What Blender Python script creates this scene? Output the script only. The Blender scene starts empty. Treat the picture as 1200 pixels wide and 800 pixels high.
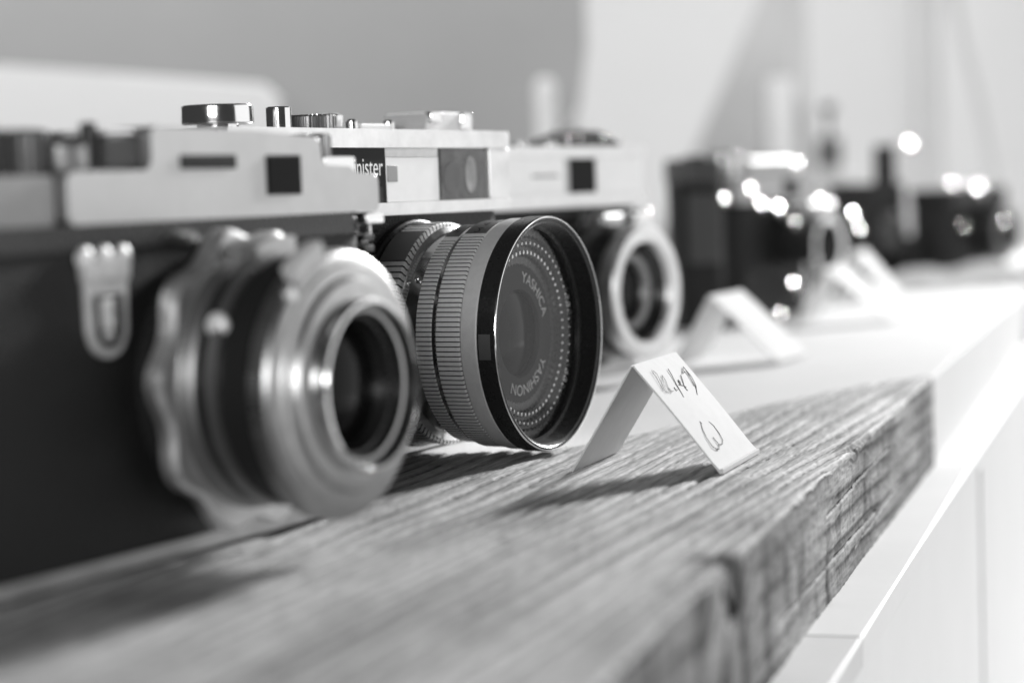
import bpy, bmesh, math, random
import numpy as np
from math import sin, cos, pi, radians, atan, sqrt
from mathutils import Vector, Matrix

random.seed(7); rng = np.random.default_rng(7)
MM = 0.001
scene = bpy.context.scene
COL = scene.collection

# ------------------------------------------------------------------ camera
F_PX, HCAM = 2450.0, 67.0                       # focal length in photo pixels, eye height over the plank (mm)
PITCH, ROLL = atan((400 - 222) / F_PX), radians(2.0)
fwd = Vector((0, cos(PITCH), -sin(PITCH)))
up0 = Vector((1, 0, 0)).cross(fwd)
rgt = Vector((1, 0, 0)) * cos(ROLL) - up0 * sin(ROLL)
upv = rgt.cross(fwd)
EYE = Vector((0, 0, HCAM))
cd = bpy.data.cameras.new('camera'); cam = bpy.data.objects.new('camera', cd); COL.objects.link(cam)
cd.sensor_width = 36; cd.lens = F_PX * 36 / 1200
cd.clip_start = 0.01; cd.clip_end = 50
cd.dof.use_dof = True; cd.dof.focus_distance = 0.507; cd.dof.aperture_fstop = cd.lens / 9.0; cd.dof.aperture_blades = 0
R = Matrix((rgt, upv, -fwd)).transposed()
cam.matrix_world = Matrix.Translation(EYE * MM) @ R.to_4x4()
scene.camera = cam

# ------------------------------------------------------------------ world and lamps
w = bpy.data.worlds.new('World'); scene.world = w; w.use_nodes = True
bg = w.node_tree.nodes['Background']; bg.inputs[0].default_value = (1, 1, 1, 1); bg.inputs[1].default_value = 0.04

def area(name, loc, target, sx, sy, power):
    l = bpy.data.lights.new(name, 'AREA'); l.shape = 'RECTANGLE'; l.size = sx; l.size_y = sy; l.energy = power
    o = bpy.data.objects.new(name, l); COL.objects.link(o)
    o.location = loc
    o.rotation_euler = (Vector(target) - Vector(loc)).to_track_quat('-Z', 'Y').to_euler()
    return o
area('window_light', (2.0, 3.75, 1.36), (0.05, 0.55, 0), 0.45, 0.5, 255)              # low sun through the window opening at the end of the wall
area('side_fill_light', (1.85, 0.8, 0.25), (0.05, 0.6, 0.03), 2.4, 1.3, 9)           # added wide, dim fill lamp on the right, for front faces and chrome
area('ring_fill_light', (-0.25, -0.9, 0.32), (0.0, 0.5, 0.03), 0.6, 0.3, 7.5)                 # added fill lamp near the camera, brightens the knurled lens rings
area('backdrop_fill_light', (-0.5, 0.7, 1.2), (-0.15, 2.4, 0.35), 0.8, 0.5, 13).data.spread = radians(110)   # added fill lamp for the wall and boards behind

scene.view_settings.view_transform = 'Standard'; scene.view_settings.look = 'None'
scene.view_settings.exposure = 0.2; scene.view_settings.gamma = 1
scene.render.engine = 'CYCLES'
try:
    scene.cycles.use_denoising = True
    scene.cycles.max_bounces = 8; scene.cycles.sample_clamp_indirect = 3
except Exception: pass

# ------------------------------------------------------------------ pixel -> place
def ray(px, py): return (fwd * F_PX + rgt * (px - 600) - upv * (py - 400)).normalized()
def ground(px, py, z=0.0):
    d = ray(px, py); return EYE + d * ((z - EYE.z) / d.z)
def at_y(px, py, y):
    d = ray(px, py); return EYE + d * (y / d.y)
def on_plane(px, py, p0, n):
    d = ray(px, py); return EYE + d * ((p0 - EYE).dot(n) / d.dot(n))

# ------------------------------------------------------------------ materials
MATS = {}
def mat(name, col, rough=0.5, metal=0.0, var=0.0, scale=120, bump=0.0, bscale=900, spec=0.5, rvar=0.0, coat=0.0):
    if name in MATS: return MATS[name]
    m = bpy.data.materials.new(name); m.use_nodes = True; nt = m.node_tree; N = nt.nodes; L = nt.links
    p = N['Principled BSDF']
    p.inputs['Base Color'].default_value = (col, col, col, 1); p.inputs['Roughness'].default_value = rough
    p.inputs['Metallic'].default_value = metal; p.inputs['Specular IOR Level'].default_value = spec
    p.inputs['Coat Weight'].default_value = coat
    tc = N.new('ShaderNodeTexCoord')
    if var or rvar:
        n = N.new('ShaderNodeTexNoise'); n.inputs['Scale'].default_value = scale; n.inputs['Detail'].default_value = 6; n.inputs['Roughness'].default_value = 0.65
        L.new(tc.outputs['Object'], n.inputs['Vector'])
        if var:
            mr = N.new('ShaderNodeMapRange'); mr.inputs[1].default_value = 0.3; mr.inputs[2].default_value = 0.7
            mr.inputs[3].default_value = col * (1 - var); mr.inputs[4].default_value = min(1, col * (1 + var))
            L.new(n.outputs[0], mr.inputs[0]); L.new(mr.outputs[0], p.inputs['Base Color'])
        if rvar:
            m2 = N.new('ShaderNodeMapRange'); m2.inputs[1].default_value = 0.3; m2.inputs[2].default_value = 0.7
            m2.inputs[3].default_value = max(0.02, rough - rvar); m2.inputs[4].default_value = rough + rvar
            L.new(n.outputs[0], m2.inputs[0]); L.new(m2.outputs[0], p.inputs['Roughness'])
    if bump:
        b = N.new('ShaderNodeBump'); b.inputs['Strength'].default_value = bump; b.inputs['Distance'].default_value = 0.0004
        n2 = N.new('ShaderNodeTexNoise'); n2.inputs['Scale'].default_value = bscale; n2.inputs['Detail'].default_value = 4
        L.new(tc.outputs['Object'], n2.inputs['Vector']); L.new(n2.outputs[0], b.inputs['Height']); L.new(b.outputs[0], p.inputs['Normal'])
    MATS[name] = m; return m

def mat_leather(name, col):
    m = bpy.data.materials.new(name); m.use_nodes = True; nt = m.node_tree; N = nt.nodes; L = nt.links
    p = N['Principled BSDF']; p.inputs['Base Color'].default_value = (col, col, col, 1); p.inputs['Roughness'].default_value = 0.55
    p.inputs['Specular IOR Level'].default_value = 0.35
    tc = N.new('ShaderNodeTexCoord'); v = N.new('ShaderNodeTexVoronoi'); v.inputs['Scale'].default_value = 1300
    L.new(tc.outputs['Object'], v.inputs['Vector']); b = N.new('ShaderNodeBump'); b.inputs['Strength'].default_value = 0.6; b.inputs['Distance'].default_value = 0.0003
    L.new(v.outputs['Distance'], b.inputs['Height']); L.new(b.outputs[0], p.inputs['Normal'])
    MATS[name] = m; return m

def mat_glass(name, ior=1.5, tint=1.0, rough=0.0, boost=0.0):
    """a pane: Fresnel mix of mirror reflection and see-through"""
    m = bpy.data.materials.new(name); m.use_nodes = True; nt = m.node_tree; N = nt.nodes; L = nt.links
    N.remove(N['Principled BSDF']); out = N['Material Output']
    lw = N.new('ShaderNodeLayerWeight'); lw.inputs[0].default_value = 0.5      # Schlick's curve, the same from both sides of the pane
    pw = N.new('ShaderNodeMath'); pw.operation = 'POWER'; pw.inputs[1].default_value = 5.0; L.new(lw.outputs['Facing'], pw.inputs[0])
    f0 = ((ior - 1) / (ior + 1)) ** 2
    fr = N.new('ShaderNodeMath'); fr.operation = 'MULTIPLY_ADD'; fr.inputs[1].default_value = 1 - f0; fr.inputs[2].default_value = f0; L.new(pw.outputs[0], fr.inputs[0])
    tr = N.new('ShaderNodeBsdfTransparent'); tr.inputs[0].default_value = (tint, tint, tint, 1)
    gl = N.new('ShaderNodeBsdfGlossy'); gl.inputs['Roughness'].default_value = rough; gl.inputs[0].default_value = (.6, .6, .6, 1)
    mx = N.new('ShaderNodeMixShader')
    ad = N.new('ShaderNodeMath'); ad.operation = 'ADD'; ad.use_clamp = True; ad.inputs[1].default_value = boost
    L.new(fr.outputs[0], ad.inputs[0]); L.new(ad.outputs[0], mx.inputs[0]); L.new(tr.outputs[0], mx.inputs[1]); L.new(gl.outputs[0], mx.inputs[2])
    L.new(mx.outputs[0], out.inputs[0]); MATS[name] = m; return m

M_SATIN = mat('satin_chrome', 0.52, 0.45, 1.0, var=0.10, rvar=0.08, scale=110, bump=0.05, bscale=2500)
M_BRIGHT = mat('bright_satin_chrome', 0.80, 0.36, 0.9, var=0.10, rvar=0.08, scale=130)
M_CHROME = mat('polished_chrome', 0.86, 0.13, 1.0, rvar=0.06, scale=260)
M_ALU = mat('brushed_aluminium', 0.93, 0.42, 0.25, var=0.06, scale=500)
M_GREYMETAL = mat('grey_anodised_metal', 0.30, 0.42, 0.9, var=0.05, scale=500)
M_BLACK = mat('black_enamel', 0.020, 0.28, 0.0, rvar=0.06, scale=300, spec=0.5)
M_MATTBLACK = mat('matt_black', 0.014, 0.6, 0.0, spec=0.3)
M_LEATHER = mat_leather('black_leatherette', 0.016)
M_DARKGREY = mat('dark_grey_enamel', 0.075, 0.4, 0.0, var=0.15, scale=700)
M_PAPER = mat('white_card_paper', 0.74, 0.85, 0.0, var=0.03, scale=250, bump=0.12, bscale=1800, spec=0.2)
M_INK = mat('dark_ink', 0.03, 0.7)
M_WHITEPAINT = mat('white_paint', 0.74, 0.55, 0.0, var=0.03, scale=14, bump=0.15, bscale=160, spec=0.3)
M_WHITEPAINT2 = mat('greyer_white_paint', 0.62, 0.6, 0.0, var=0.05, scale=22, bump=0.15, bscale=160, spec=0.3)
M_LETTER = mat('white_lettering', 0.9, 0.45, 0.75)
M_GREYLETTER = mat('grey_engraving', 0.75, 0.5)
M_FROST = mat('frosted_plastic', 0.88, 0.35, 0.7, var=0.03, scale=200)
M_DARKGLASS = mat('dark_finder_glass', 0.012, 0.16, 0.0, spec=0.06)
M_LENSGLASS = mat('coated_lens_glass', 0.006, 0.14, 0.0, spec=0.10)
M_EMBLEM = mat('emblem_silver', 0.80, 0.45, 0.5, var=0.15, scale=400)
M_GLINT = mat('mirror_chrome', 0.75, 0.20, 1.0)
M_PANE = mat_glass('filter_glass', 1.5, 0.93)
M_GREYBOARD = mat('grey_board_paint', 0.34, 0.8, 0.0, var=0.05, scale=5, spec=0.2)
M_LIGHTGREY = mat('light_grey_paint', 0.50, 0.7, 0.0, var=0.05, scale=8, spec=0.2)
M_WALL = mat('white_wall_paint', 0.70, 0.8, 0.0, var=0.03, scale=3, spec=0.2)
M_DARKBOX = mat('dark_box_paint', 0.09, 0.6)

# ------------------------------------------------------------------ mesh helpers (all in mm, object space)
def finish(name, bm, material, parent=None, smooth=True, angle=35):
    me = bpy.data.meshes.new(name)
    bmesh.ops.scale(bm, vec=(MM, MM, MM), verts=bm.verts)
    bmesh.ops.recalc_face_normals(bm, faces=bm.faces)
    bm.to_mesh(me); bm.free()
    if smooth:
        me.shade_smooth(); me.set_sharp_from_angle(angle=radians(angle))
    if material: me.materials.append(material)
    o = bpy.data.objects.new(name, me); COL.objects.link(o)
    if parent: o.parent = parent
    if smooth and angle < 60:
        wn = o.modifiers.new('weighted_normal', 'WEIGHTED_NORMAL'); wn.keep_sharp = True; wn.weight = 80
    return o
def empty(name, loc, ang, label, cat, group=None):
    o = bpy.data.objects.new(name, None); COL.objects.link(o); o.empty_display_size = 0.01
    o.location = Vector(loc) * MM; o.rotation_euler = (0, 0, radians(90 - ang))
    tag(o, label, cat, group); return o
def tag(o, label=None, cat=None, group=None, kind=None):
    for k, v in (('label', label), ('category', cat), ('group', group), ('kind', kind)):
        if v: o[k] = v
    return o

def box(bm, x0, x1, y0, y1, z0, z1, bev=0.0, seg=2):
    vs = [bm.verts.new((x, y, z)) for x in (x0, x1) for y in (y0, y1) for z in (z0, z1)]
    q = [(0, 1, 3, 2), (4, 6, 7, 5), (0, 4, 5, 1), (2, 3, 7, 6), (0, 2, 6, 4), (1, 5, 7, 3)]
    fs = [bm.faces.new([vs[i] for i in f]) for f in q]
    if bev > 0:
        es = list({e for f in fs for e in f.edges})
        bmesh.ops.bevel(bm, geom=es, offset=bev, segments=seg, profile=0.5, affect='EDGES')
    return bm
def prism(bm, pts, a0, a1, axis='z', bev=0.0, seg=2):
    """polygon pts extruded along an axis; for 'z' pts are (x,y), for 'y' pts are (x,z)"""
    def v(p, a): return (p[0], p[1], a) if axis == 'z' else (p[0], a, p[1])
    lo = [bm.verts.new(v(p, a0)) for p in pts]; hi = [bm.verts.new(v(p, a1)) for p in pts]
    n = len(pts)
    f0 = bm.faces.new(lo); f1 = bm.faces.new(hi)
    for i in range(n): bm.faces.new((lo[i], lo[(i + 1) % n], hi[(i + 1) % n], hi[i]))
    if bev > 0:
        es = list(set(f0.edges) | set(f1.edges))
        bmesh.ops.bevel(bm, geom=es, offset=bev, segments=seg, profile=0.5, affect='EDGES')
    return bm
def round_rect(x0, x1, y0, y1, r, k=6):
    r = min(r, (x1 - x0) / 2 - .01, (y1 - y0) / 2 - .01); pts = []
    for cx, cy, a in ((x1 - r, y1 - r, 0), (x0 + r, y1 - r, 90), (x0 + r, y0 + r, 180), (x1 - r, y0 + r, 270)):
        for i in range(k + 1):
            t = radians(a + 90 * i / k); pts.append((cx + r * cos(t), cy + r * sin(t)))
    return pts
def lathe_y(bm, prof, cx=0, cz=0, seg=96, closed=False, rfun=None):
    """profile of (t, r): t = distance out of the front (towards -Y)"""
    rings = []
    for t, r in prof:
        if r < 1e-6: rings.append([bm.verts.new((cx, -t, cz))]); continue
        rr = []
        for i in range(seg):
            a = 2 * pi * i / seg; q = rfun(a, r, t) if rfun else r
            rr.append(bm.verts.new((cx + q * cos(a), -t, cz + q * sin(a))))
        rings.append(rr)
    pairs = list(zip(rings, rings[1:])) + ([(rings[-1], rings[0])] if closed else [])
    for A, B in pairs:
        for i in range(seg):
            j = (i + 1) % seg
            if len(A) == 1 and len(B) == 1: continue
            if len(A) == 1: bm.faces.new((A[0], B[i], B[j]))
            elif len(B) == 1: bm.faces.new((A[i], A[j], B[0]))
            else: bm.faces.new((A[i], A[j], B[j], B[i]))
    return bm
def lathe_z(bm, prof, cx=0, cy=0, seg=48, rfun=None):
    rings = []
    for z, r in prof:
        if r < 1e-6: rings.append([bm.verts.new((cx, cy, z))]); continue
        rings.append([bm.verts.new((cx + (rfun(2 * pi * i / seg, r, z) if rfun else r) * cos(2 * pi * i / seg),
                                    cy + (rfun(2 * pi * i / seg, r, z) if rfun else r) * sin(2 * pi * i / seg), z)) for i in range(seg)])
    for A, B in zip(rings, rings[1:]):
        for i in range(seg):
            j = (i + 1) % seg
            if len(A) == 1: bm.faces.new((A[0], B[i], B[j]))
            elif len(B) == 1: bm.faces.new((A[i], A[j], B[0]))
            else: bm.faces.new((A[i], A[j], B[j], B[i]))
    return bm
def ball(bm, c, r, sx=1, sy=1, sz=1, u=16, v=10):
    m = Matrix.Translation(c) @ Matrix.Diagonal((r * sx, r * sy, r * sz, 1))
    bmesh.ops.create_uvsphere(bm, u_segments=u, v_segments=v, radius=1, matrix=m); return bm
def knurl(bm, t0, t1, r, cx, cz, teeth, depth=0.55, a0=0, a1=360, duty=0.62, lip=0.35):
    """ring of straight ribs; ribs only between angles a0..a1 (degrees), plain elsewhere"""
    angs = []
    for i in range(teeth):
        b = 2 * pi * i / teeth; s = 2 * pi / teeth
        inside = (a0 <= math.degrees(b) < a1)
        lo = r - depth if inside else r
        angs += [(b, r), (b + s * duty, r), (b + s * (duty + .05), lo), (b + s * .96, lo)]
    n = len(angs); rows = []
    for t, dr in ((t0, -2.5), (t0, -lip), (t0 + lip, 0), (t1 - lip, 0), (t1, -lip), (t1, -2.5)):
        rows.append([bm.verts.new((cx + max(q + dr, .1) * cos(a) if dr > -2 else cx + (r - 2.5) * cos(a), -t,
                                   cz + (max(q + dr, .1) if dr > -2 else r - 2.5) * sin(a))) for a, q in angs])
    for A, B in zip(rows, rows[1:]):
        for i in range(n):
            j = (i + 1) % n; f = bm.faces.new((A[i], A[j], B[j], B[i]))
            if i % 4 != 0 and (angs[i][1] < r - 1e-6 or angs[j][1] < r - 1e-6): f.material_index = 1
    return bm
def text_mesh(s, size, extrude=0.0):
    c = bpy.data.curves.new('t', 'FONT'); c.body = s; c.size = size; c.extrude = extrude; c.align_x = 'CENTER'; c.align_y = 'CENTER'
    o = bpy.data.objects.new('t', c); COL.objects.link(o)
    dg = bpy.context.evaluated_depsgraph_get(); me = bpy.data.meshes.new_from_object(o.evaluated_get(dg))
    vs = [tuple(v.co) for v in me.vertices]; fs = [tuple(p.vertices) for p in me.polygons]
    bpy.data.objects.remove(o); bpy.data.curves.remove(c); bpy.data.meshes.remove(me)
    return vs, fs
def letters(bm, s, size, fn, widen=1.0):
    vs, fs = text_mesh(s, size)
    V = [bm.verts.new(fn(x * widen, y)) for x, y, z in vs]
    for f in fs:
        try: bm.faces.new([V[i] for i in f])
        except ValueError: pass
    return bm
def tube(bm, pts, r, seg=8, cap=True):
    rings = []; pts = [Vector(p) for p in pts]
    for i, p in enumerate(pts):
        d = (pts[min(i + 1, len(pts) - 1)] - pts[max(i - 1, 0)]).normalized()
        a = d.cross(Vector((0, 0, 1)));
        if a.length < 1e-3: a = d.cross(Vector((0, 1, 0)))
        a.normalize(); b = d.cross(a)
        rings.append([bm.verts.new(p + a * (r * cos(2 * pi * k / seg)) + b * (r * sin(2 * pi * k / seg))) for k in range(seg)])
    for A, B in zip(rings, rings[1:]):
        for k in range(seg): bm.faces.new((A[k], A[(k + 1) % seg], B[(k + 1) % seg], B[k]))
    if cap: bm.faces.new(rings[0]); bm.faces.new(rings[-1])
    return bm
def P(name, fn, material, parent, *a, smooth=True, angle=35, **k):
    bm = bmesh.new(); fn(bm, *a, **k); return finish(name, bm, material, parent, smooth, angle)

# ------------------------------------------------------------------ value noise for the plank
def vnoise(x, y, seed):
    r = np.random.default_rng(seed); n = 256; g = r.random((n, n))
    xi = np.floor(x).astype(int); yi = np.floor(y).astype(int); fx = x - xi; fy = y - yi
    fx = fx * fx * (3 - 2 * fx); fy = fy * fy * (3 - 2 * fy)
    a = g[xi % n, yi % n]; b = g[(xi + 1) % n, yi % n]; c = g[xi % n, (yi + 1) % n]; d = g[(xi + 1) % n, (yi + 1) % n]
    return (a * (1 - fx) + b * fx) * (1 - fy) + (c * (1 - fx) + d * fx) * fy - 0.5

# plank frame: corner at its far front end, p runs back towards the camera (negative), q inwards from the front edge
EDGE_ANG = radians(17.3)
PC = np.array([140.3, 697.0]); DP = np.array([sin(EDGE_ANG), cos(EDGE_ANG)]); DQ = np.array([-cos(EDGE_ANG), sin(EDGE_ANG)])
END_Q = [0, 21, 41.6, 62, 73, 84, 95, 113, 250]
END_P = [0, -33.7, -95.6, -160.6, -186, -196, -201, -204.6, -207]
def p_end(q): return np.interp(q, END_Q, END_P)
THICK = 30.0; P_NEAR = -520.0; Q_MAX = 200.0

def line_profile(ph):
    """narrow dark latewood line at the end of every ring"""
    s = ph - np.floor(ph)
    return np.where(s < 0.80, np.clip((s - 0.30) / 0.50, 0, 1) ** 1.8, np.clip((1 - s) / 0.20, 0, 1) ** 0.8)
def rings(p, q, z):
    """top: nearly straight growth rings running about 3 degrees off the front edge -> 0..1 latewood"""
    wob = 2.6 * vnoise(p / 90, q / 50, 1) + 0.9 * vnoise(p / 26 + 9, q / 18, 2) + 0.35 * vnoise(p / 9, q / 6, 31)
    qq = q + 0.049 * p + wob - 0.35 * z
    ph = qq / 4.7 + 1.7 * vnoise(qq / 13, p / 400, 4)
    keep = np.clip(0.72 + 1.5 * vnoise(p / 60 + 14, q / 3.2, 33), 0.25, 1.0)
    return line_profile(ph) * keep
def rings_side(p, z):
    """side: long lines parallel to the board, arching round a knot near the near end"""
    d2 = ((p + 398) / 46) ** 2 + ((z + 30) / 17) ** 2
    arch = 9.0 * np.sqrt(d2 + 0.02)
    far = 0.02 * p + z + 1.6 * vnoise(p / 60, z / 12, 3) + 0.6 * vnoise(p / 14, z / 5, 35)
    w = np.clip((p + 372) / 50, 0, 1); w = w * w * (3 - 2 * w)
    ph = (arch * (1 - w) / 4.2 + far * w / 5.6) + 0.5 * vnoise(far / 7, p / 300, 4)
    return line_profile(ph) * np.clip(0.65 + 1.5 * vnoise(p / 34 + 4, z / 5, 36), 0.1, 1.0)

def plank_mesh():
    # --- top
    nq = 520; npn = 640
    qs = np.concatenate([np.linspace(0, 2.0, 12, endpoint=False), np.linspace(2.0, 130, nq), np.linspace(132, Q_MAX, 40)])
    fr = np.linspace(0, 1, npn)
    Q, Fq = np.meshgrid(qs, fr, indexing='ij')
    PE = p_end(qs)[:, None] + 1.1 * vnoise(qs / 3.0, qs * 0, 21)[:, None] + 0.8 * vnoise(qs / 0.9, qs * 0 + 3, 22)[:, None]
    Pp = PE + (P_NEAR - PE) * (Fq ** 1.25)
    late = rings(Pp, Q, Pp * 0)
    wear = vnoise(Pp / 40, Q / 14, 5)
    frac = np.clip(0.55 + 1.6 * vnoise(Pp / 55 + 4, Q / 30, 6), 0.15, 1.0)
    fine = vnoise(Pp / 5.0, Q / 0.55, 7); fine2 = vnoise(Pp / 1.6, Q / 0.5, 8)
    Z = -1.15 * late * (0.3 + 0.7 * frac) + 0.13 * fine + (0.08 + 0.25 * late) * fine2 + 0.5 * wear
    # splinters and torn pits
    pit = np.clip(vnoise(Pp / 7 + 30, Q / 1.3, 9) - 0.34, 0, 1) * 5 * (0.3 + late)
    Z -= pit
    # rounded, battered front arris
    er = 0.8 + 0.9 * vnoise(Pp / 9, Pp * 0, 10) + 0.7 * vnoise(Pp / 2.5, Pp * 0 + 2, 11)
    er = np.clip(er, 0.3, 2)
    chip = np.exp(-((Pp + 188) / 9) ** 2) * 3.4 * np.clip(0.6 + vnoise(Pp / 2, Q / 2, 12), 0, 1)     # splintered chip on the arris
    dent = np.exp(-((Pp + 345) / 6) ** 2) * 6.0                                                  # deep nick on the arris
    er2 = er + chip + dent
    tt = np.clip(1 - Q / er2, 0, 1)
    Z -= er2 * (1 - np.sqrt(np.clip(1 - tt ** 2, 0, 1)))
    ee = np.clip(1 - (Fq * (P_NEAR - PE)) / -1.4, 0, 1); Z -= 1.2 * ee ** 2
    X = PC[0] + DP[0] * Pp + DQ[0] * Q; Y = PC[1] + DP[1] * Pp + DQ[1] * Q
    a, b = X.shape
    verts = np.stack([X, Y, Z], -1).reshape(-1, 3); attr = (late * (0.6 + 0.4 * frac) + 1.1 * np.clip(pit, 0, 1) + 2.2 * np.exp(-((Pp + 345) / 7) ** 2 - (Q / 6) ** 2) + 0.5 * np.clip(vnoise(Pp / 28, Q / 16, 41) - 0.12, 0, 1) * 2 + 0.7 * np.clip(chip, 0, 1) * (Q < 4)).reshape(-1)
    idx = np.arange(a * b).reshape(a, b)
    quads = np.stack([idx[:-1, :-1], idx[1:, :-1], idx[1:, 1:], idx[:-1, 1:]], -1).reshape(-1, 4)
    # --- front side: shares the first row of the top
    nz = 90
    row = 0
    p0 = Pp[0]; z0 = Z[0]
    zz = np.linspace(0, 1, nz)
    PS, TS = np.meshgrid(p0, zz, indexing='ij')
    ZS = z0[:, None] * (1 - TS) + (-THICK) * TS
    lateS = rings_side(PS, ZS)
    out = -0.30 * lateS + 0.5 * vnoise(PS / 30, ZS / 8, 13) + 0.22 * vnoise(PS / 4, ZS / 0.8, 14) + 0.25 * vnoise(PS / 1.0, ZS / 2.5, 15)
    crack = 0.0
    for zc, pa, pb, sl in ((-9.5, -235, -120, 0.010), (-21.5, -300, -150, -0.008), (-25, -190, -95, 0.03)):
        d = np.abs(ZS - (zc + sl * (PS + 200) + 0.5 * vnoise(PS / 8, PS * 0 + zc, 16)))
        crack = crack + np.exp(-(d / 0.28) ** 2) * ((PS > pa) & (PS < pb)) * 0.9
    out = out - crack
    out = out * np.clip(TS * 30, 0, 1)
    dent_s = np.exp(-(((PS + 345) / 5.5) ** 2 + ((ZS + 3.5) / 6) ** 2) ** 2) * 10
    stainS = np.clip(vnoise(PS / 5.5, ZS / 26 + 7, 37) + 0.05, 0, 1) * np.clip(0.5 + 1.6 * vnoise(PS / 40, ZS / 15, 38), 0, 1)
    attrS = lateS * 0.75 + crack * 0.9 + 2.5 * np.clip(dent_s / 3, 0, 1) + 1.6 * stainS + 0.60 * np.clip(0.7 + vnoise(PS / 30, ZS / 10, 39), 0, 1)  # last term darkens the whole side face: its shade put into the colour
    out = out - dent_s * np.clip(TS * 30, 0, 1)
    XS = PC[0] + DP[0] * PS - DQ[0] * out; YS = PC[1] + DP[1] * PS - DQ[1] * out
    vs = np.stack([XS, YS, ZS], -1).reshape(-1, 3); off = len(verts)
    idS = np.arange(PS.size).reshape(PS.shape) + off
    quadS = np.stack([idS[:-1, :-1], idS[:-1, 1:], idS[1:, 1:], idS[1:, :-1]], -1).reshape(-1, 4)
    # --- sawn far end (follows the angled cut)
    nze = 30; te = np.linspace(0, 1, nze)
    QE, TE = np.meshgrid(qs, te, indexing='ij'); PEe = np.repeat(PE, nze, 1)
    ZE = Z[:, :1] * (1 - TE) + (-THICK) * TE
    XE = PC[0] + DP[0] * PEe + DQ[0] * QE; YE = PC[1] + DP[1] * PEe + DQ[1] * QE
    ve = np.stack([XE, YE, ZE], -1).reshape(-1, 3); off2 = off + len(vs)
    idE = np.arange(QE.size).reshape(QE.shape) + off2
    quadE = np.stack([idE[:-1, :-1], idE[1:, :-1], idE[1:, 1:], idE[:-1, 1:]], -1).reshape(-1, 4)
    # --- coarse back, near end and underside
    cs = []
    for q_, p_ in ((0, P_NEAR), (Q_MAX, P_NEAR), (Q_MAX, float(p_end(Q_MAX)))):
        for z_ in (-0.3, -THICK): cs.append((PC[0] + DP[0] * p_ + DQ[0] * q_, PC[1] + DP[1] * p_ + DQ[1] * q_, z_))
    off3 = off2 + len(ve); cs = np.array(cs)
    quadC = np.array([[0, 2, 3, 1], [2, 4, 5, 3]]) + off3
    V = np.concatenate([verts, vs, ve, cs]) * MM
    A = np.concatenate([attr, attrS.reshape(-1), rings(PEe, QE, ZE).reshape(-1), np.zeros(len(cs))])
    Qd = np.concatenate([quads, quadS, quadE, quadC])
    me = bpy.data.meshes.new('plank')
    me.vertices.add(len(V)); me.vertices.foreach_set('co', V.astype(np.float32).ravel())
    me.loops.add(Qd.size); me.loops.foreach_set('vertex_index', Qd.astype(np.int32).ravel())
    me.polygons.add(len(Qd)); me.polygons.foreach_set('loop_start', np.arange(0, Qd.size, 4, dtype=np.int32))
    me.update(calc_edges=True); me.validate()
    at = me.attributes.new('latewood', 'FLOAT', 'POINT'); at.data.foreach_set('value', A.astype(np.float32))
    me.shade_smooth()
    return me

def mat_wood():
    m = bpy.data.materials.new('weathered_wood'); m.use_nodes = True; nt = m.node_tree; N = nt.nodes; L = nt.links
    p = N['Principled BSDF']; p.inputs['Roughness'].default_value = 0.75; p.inputs['Specular IOR Level'].default_value = 0.25
    at = N.new('ShaderNodeAttribute'); at.attribute_name = 'latewood'
    tc = N.new('ShaderNodeTexCoord'); mp = N.new('ShaderNodeMapping'); mp.inputs['Rotation'].default_value = (0, 0, radians(20.0)); mp.vector_type = 'POINT'
    L.new(tc.outputs['Object'], mp.inputs[0])
    sc = N.new('ShaderNodeMapping'); sc.inputs['Scale'].default_value = (1400, 110, 1400); L.new(mp.outputs[0], sc.inputs[0])
    nf = N.new('ShaderNodeTexNoise'); nf.inputs['Scale'].default_value = 1; nf.inputs['Detail'].default_value = 5; L.new(sc.outputs[0], nf.inputs[0])
    sb = N.new('ShaderNodeMapping'); sb.inputs['Scale'].default_value = (40, 14, 40); L.new(mp.outputs[0], sb.inputs[0])
    nb = N.new('ShaderNodeTexNoise'); nb.inputs['Scale'].default_value = 1; nb.inputs['Detail'].default_value = 6; nb.inputs['Roughness'].default_value = 0.6; L.new(sb.outputs[0], nb.inputs[0])
    # base by ring, marks and painted side shade: pale earlywood to brown late wood
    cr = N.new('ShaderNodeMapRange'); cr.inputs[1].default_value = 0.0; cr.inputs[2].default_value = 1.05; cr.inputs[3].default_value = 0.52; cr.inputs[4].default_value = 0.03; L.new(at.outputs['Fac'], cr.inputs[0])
    f1 = N.new('ShaderNodeMapRange'); f1.inputs[1].default_value = 0.3; f1.inputs[2].default_value = 0.72; f1.inputs[3].default_value = 0.62; f1.inputs[4].default_value = 1.2; L.new(nf.outputs[0], f1.inputs[0])
    f2 = N.new('ShaderNodeMapRange'); f2.inputs[1].default_value = 0.3; f2.inputs[2].default_value = 0.7; f2.inputs[3].default_value = 0.62; f2.inputs[4].default_value = 1.25; L.new(nb.outputs[0], f2.inputs[0])
    m1 = N.new('ShaderNodeMath'); m1.operation = 'MULTIPLY'; L.new(cr.outputs[0], m1.inputs[0]); L.new(f1.outputs[0], m1.inputs[1])
    m2 = N.new('ShaderNodeMath'); m2.operation = 'MULTIPLY'; L.new(m1.outputs[0], m2.inputs[0]); L.new(f2.outputs[0], m2.inputs[1])
    L.new(m2.outputs[0], p.inputs['Base Color'])
    b = N.new('ShaderNodeBump'); b.inputs['Strength'].default_value = 0.5; b.inputs['Distance'].default_value = 0.0002
    L.new(nf.outputs[0], b.inputs['Height']); L.new(b.outputs[0], p.inputs['Normal'])
    return m

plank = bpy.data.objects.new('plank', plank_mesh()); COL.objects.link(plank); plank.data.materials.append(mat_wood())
tag(plank, 'weathered wooden plank with raised grain and an angled sawn end', 'plank')

def pq(p, q): v = PC + DP * p + DQ * q; return (float(v[0]), float(v[1]))
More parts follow.
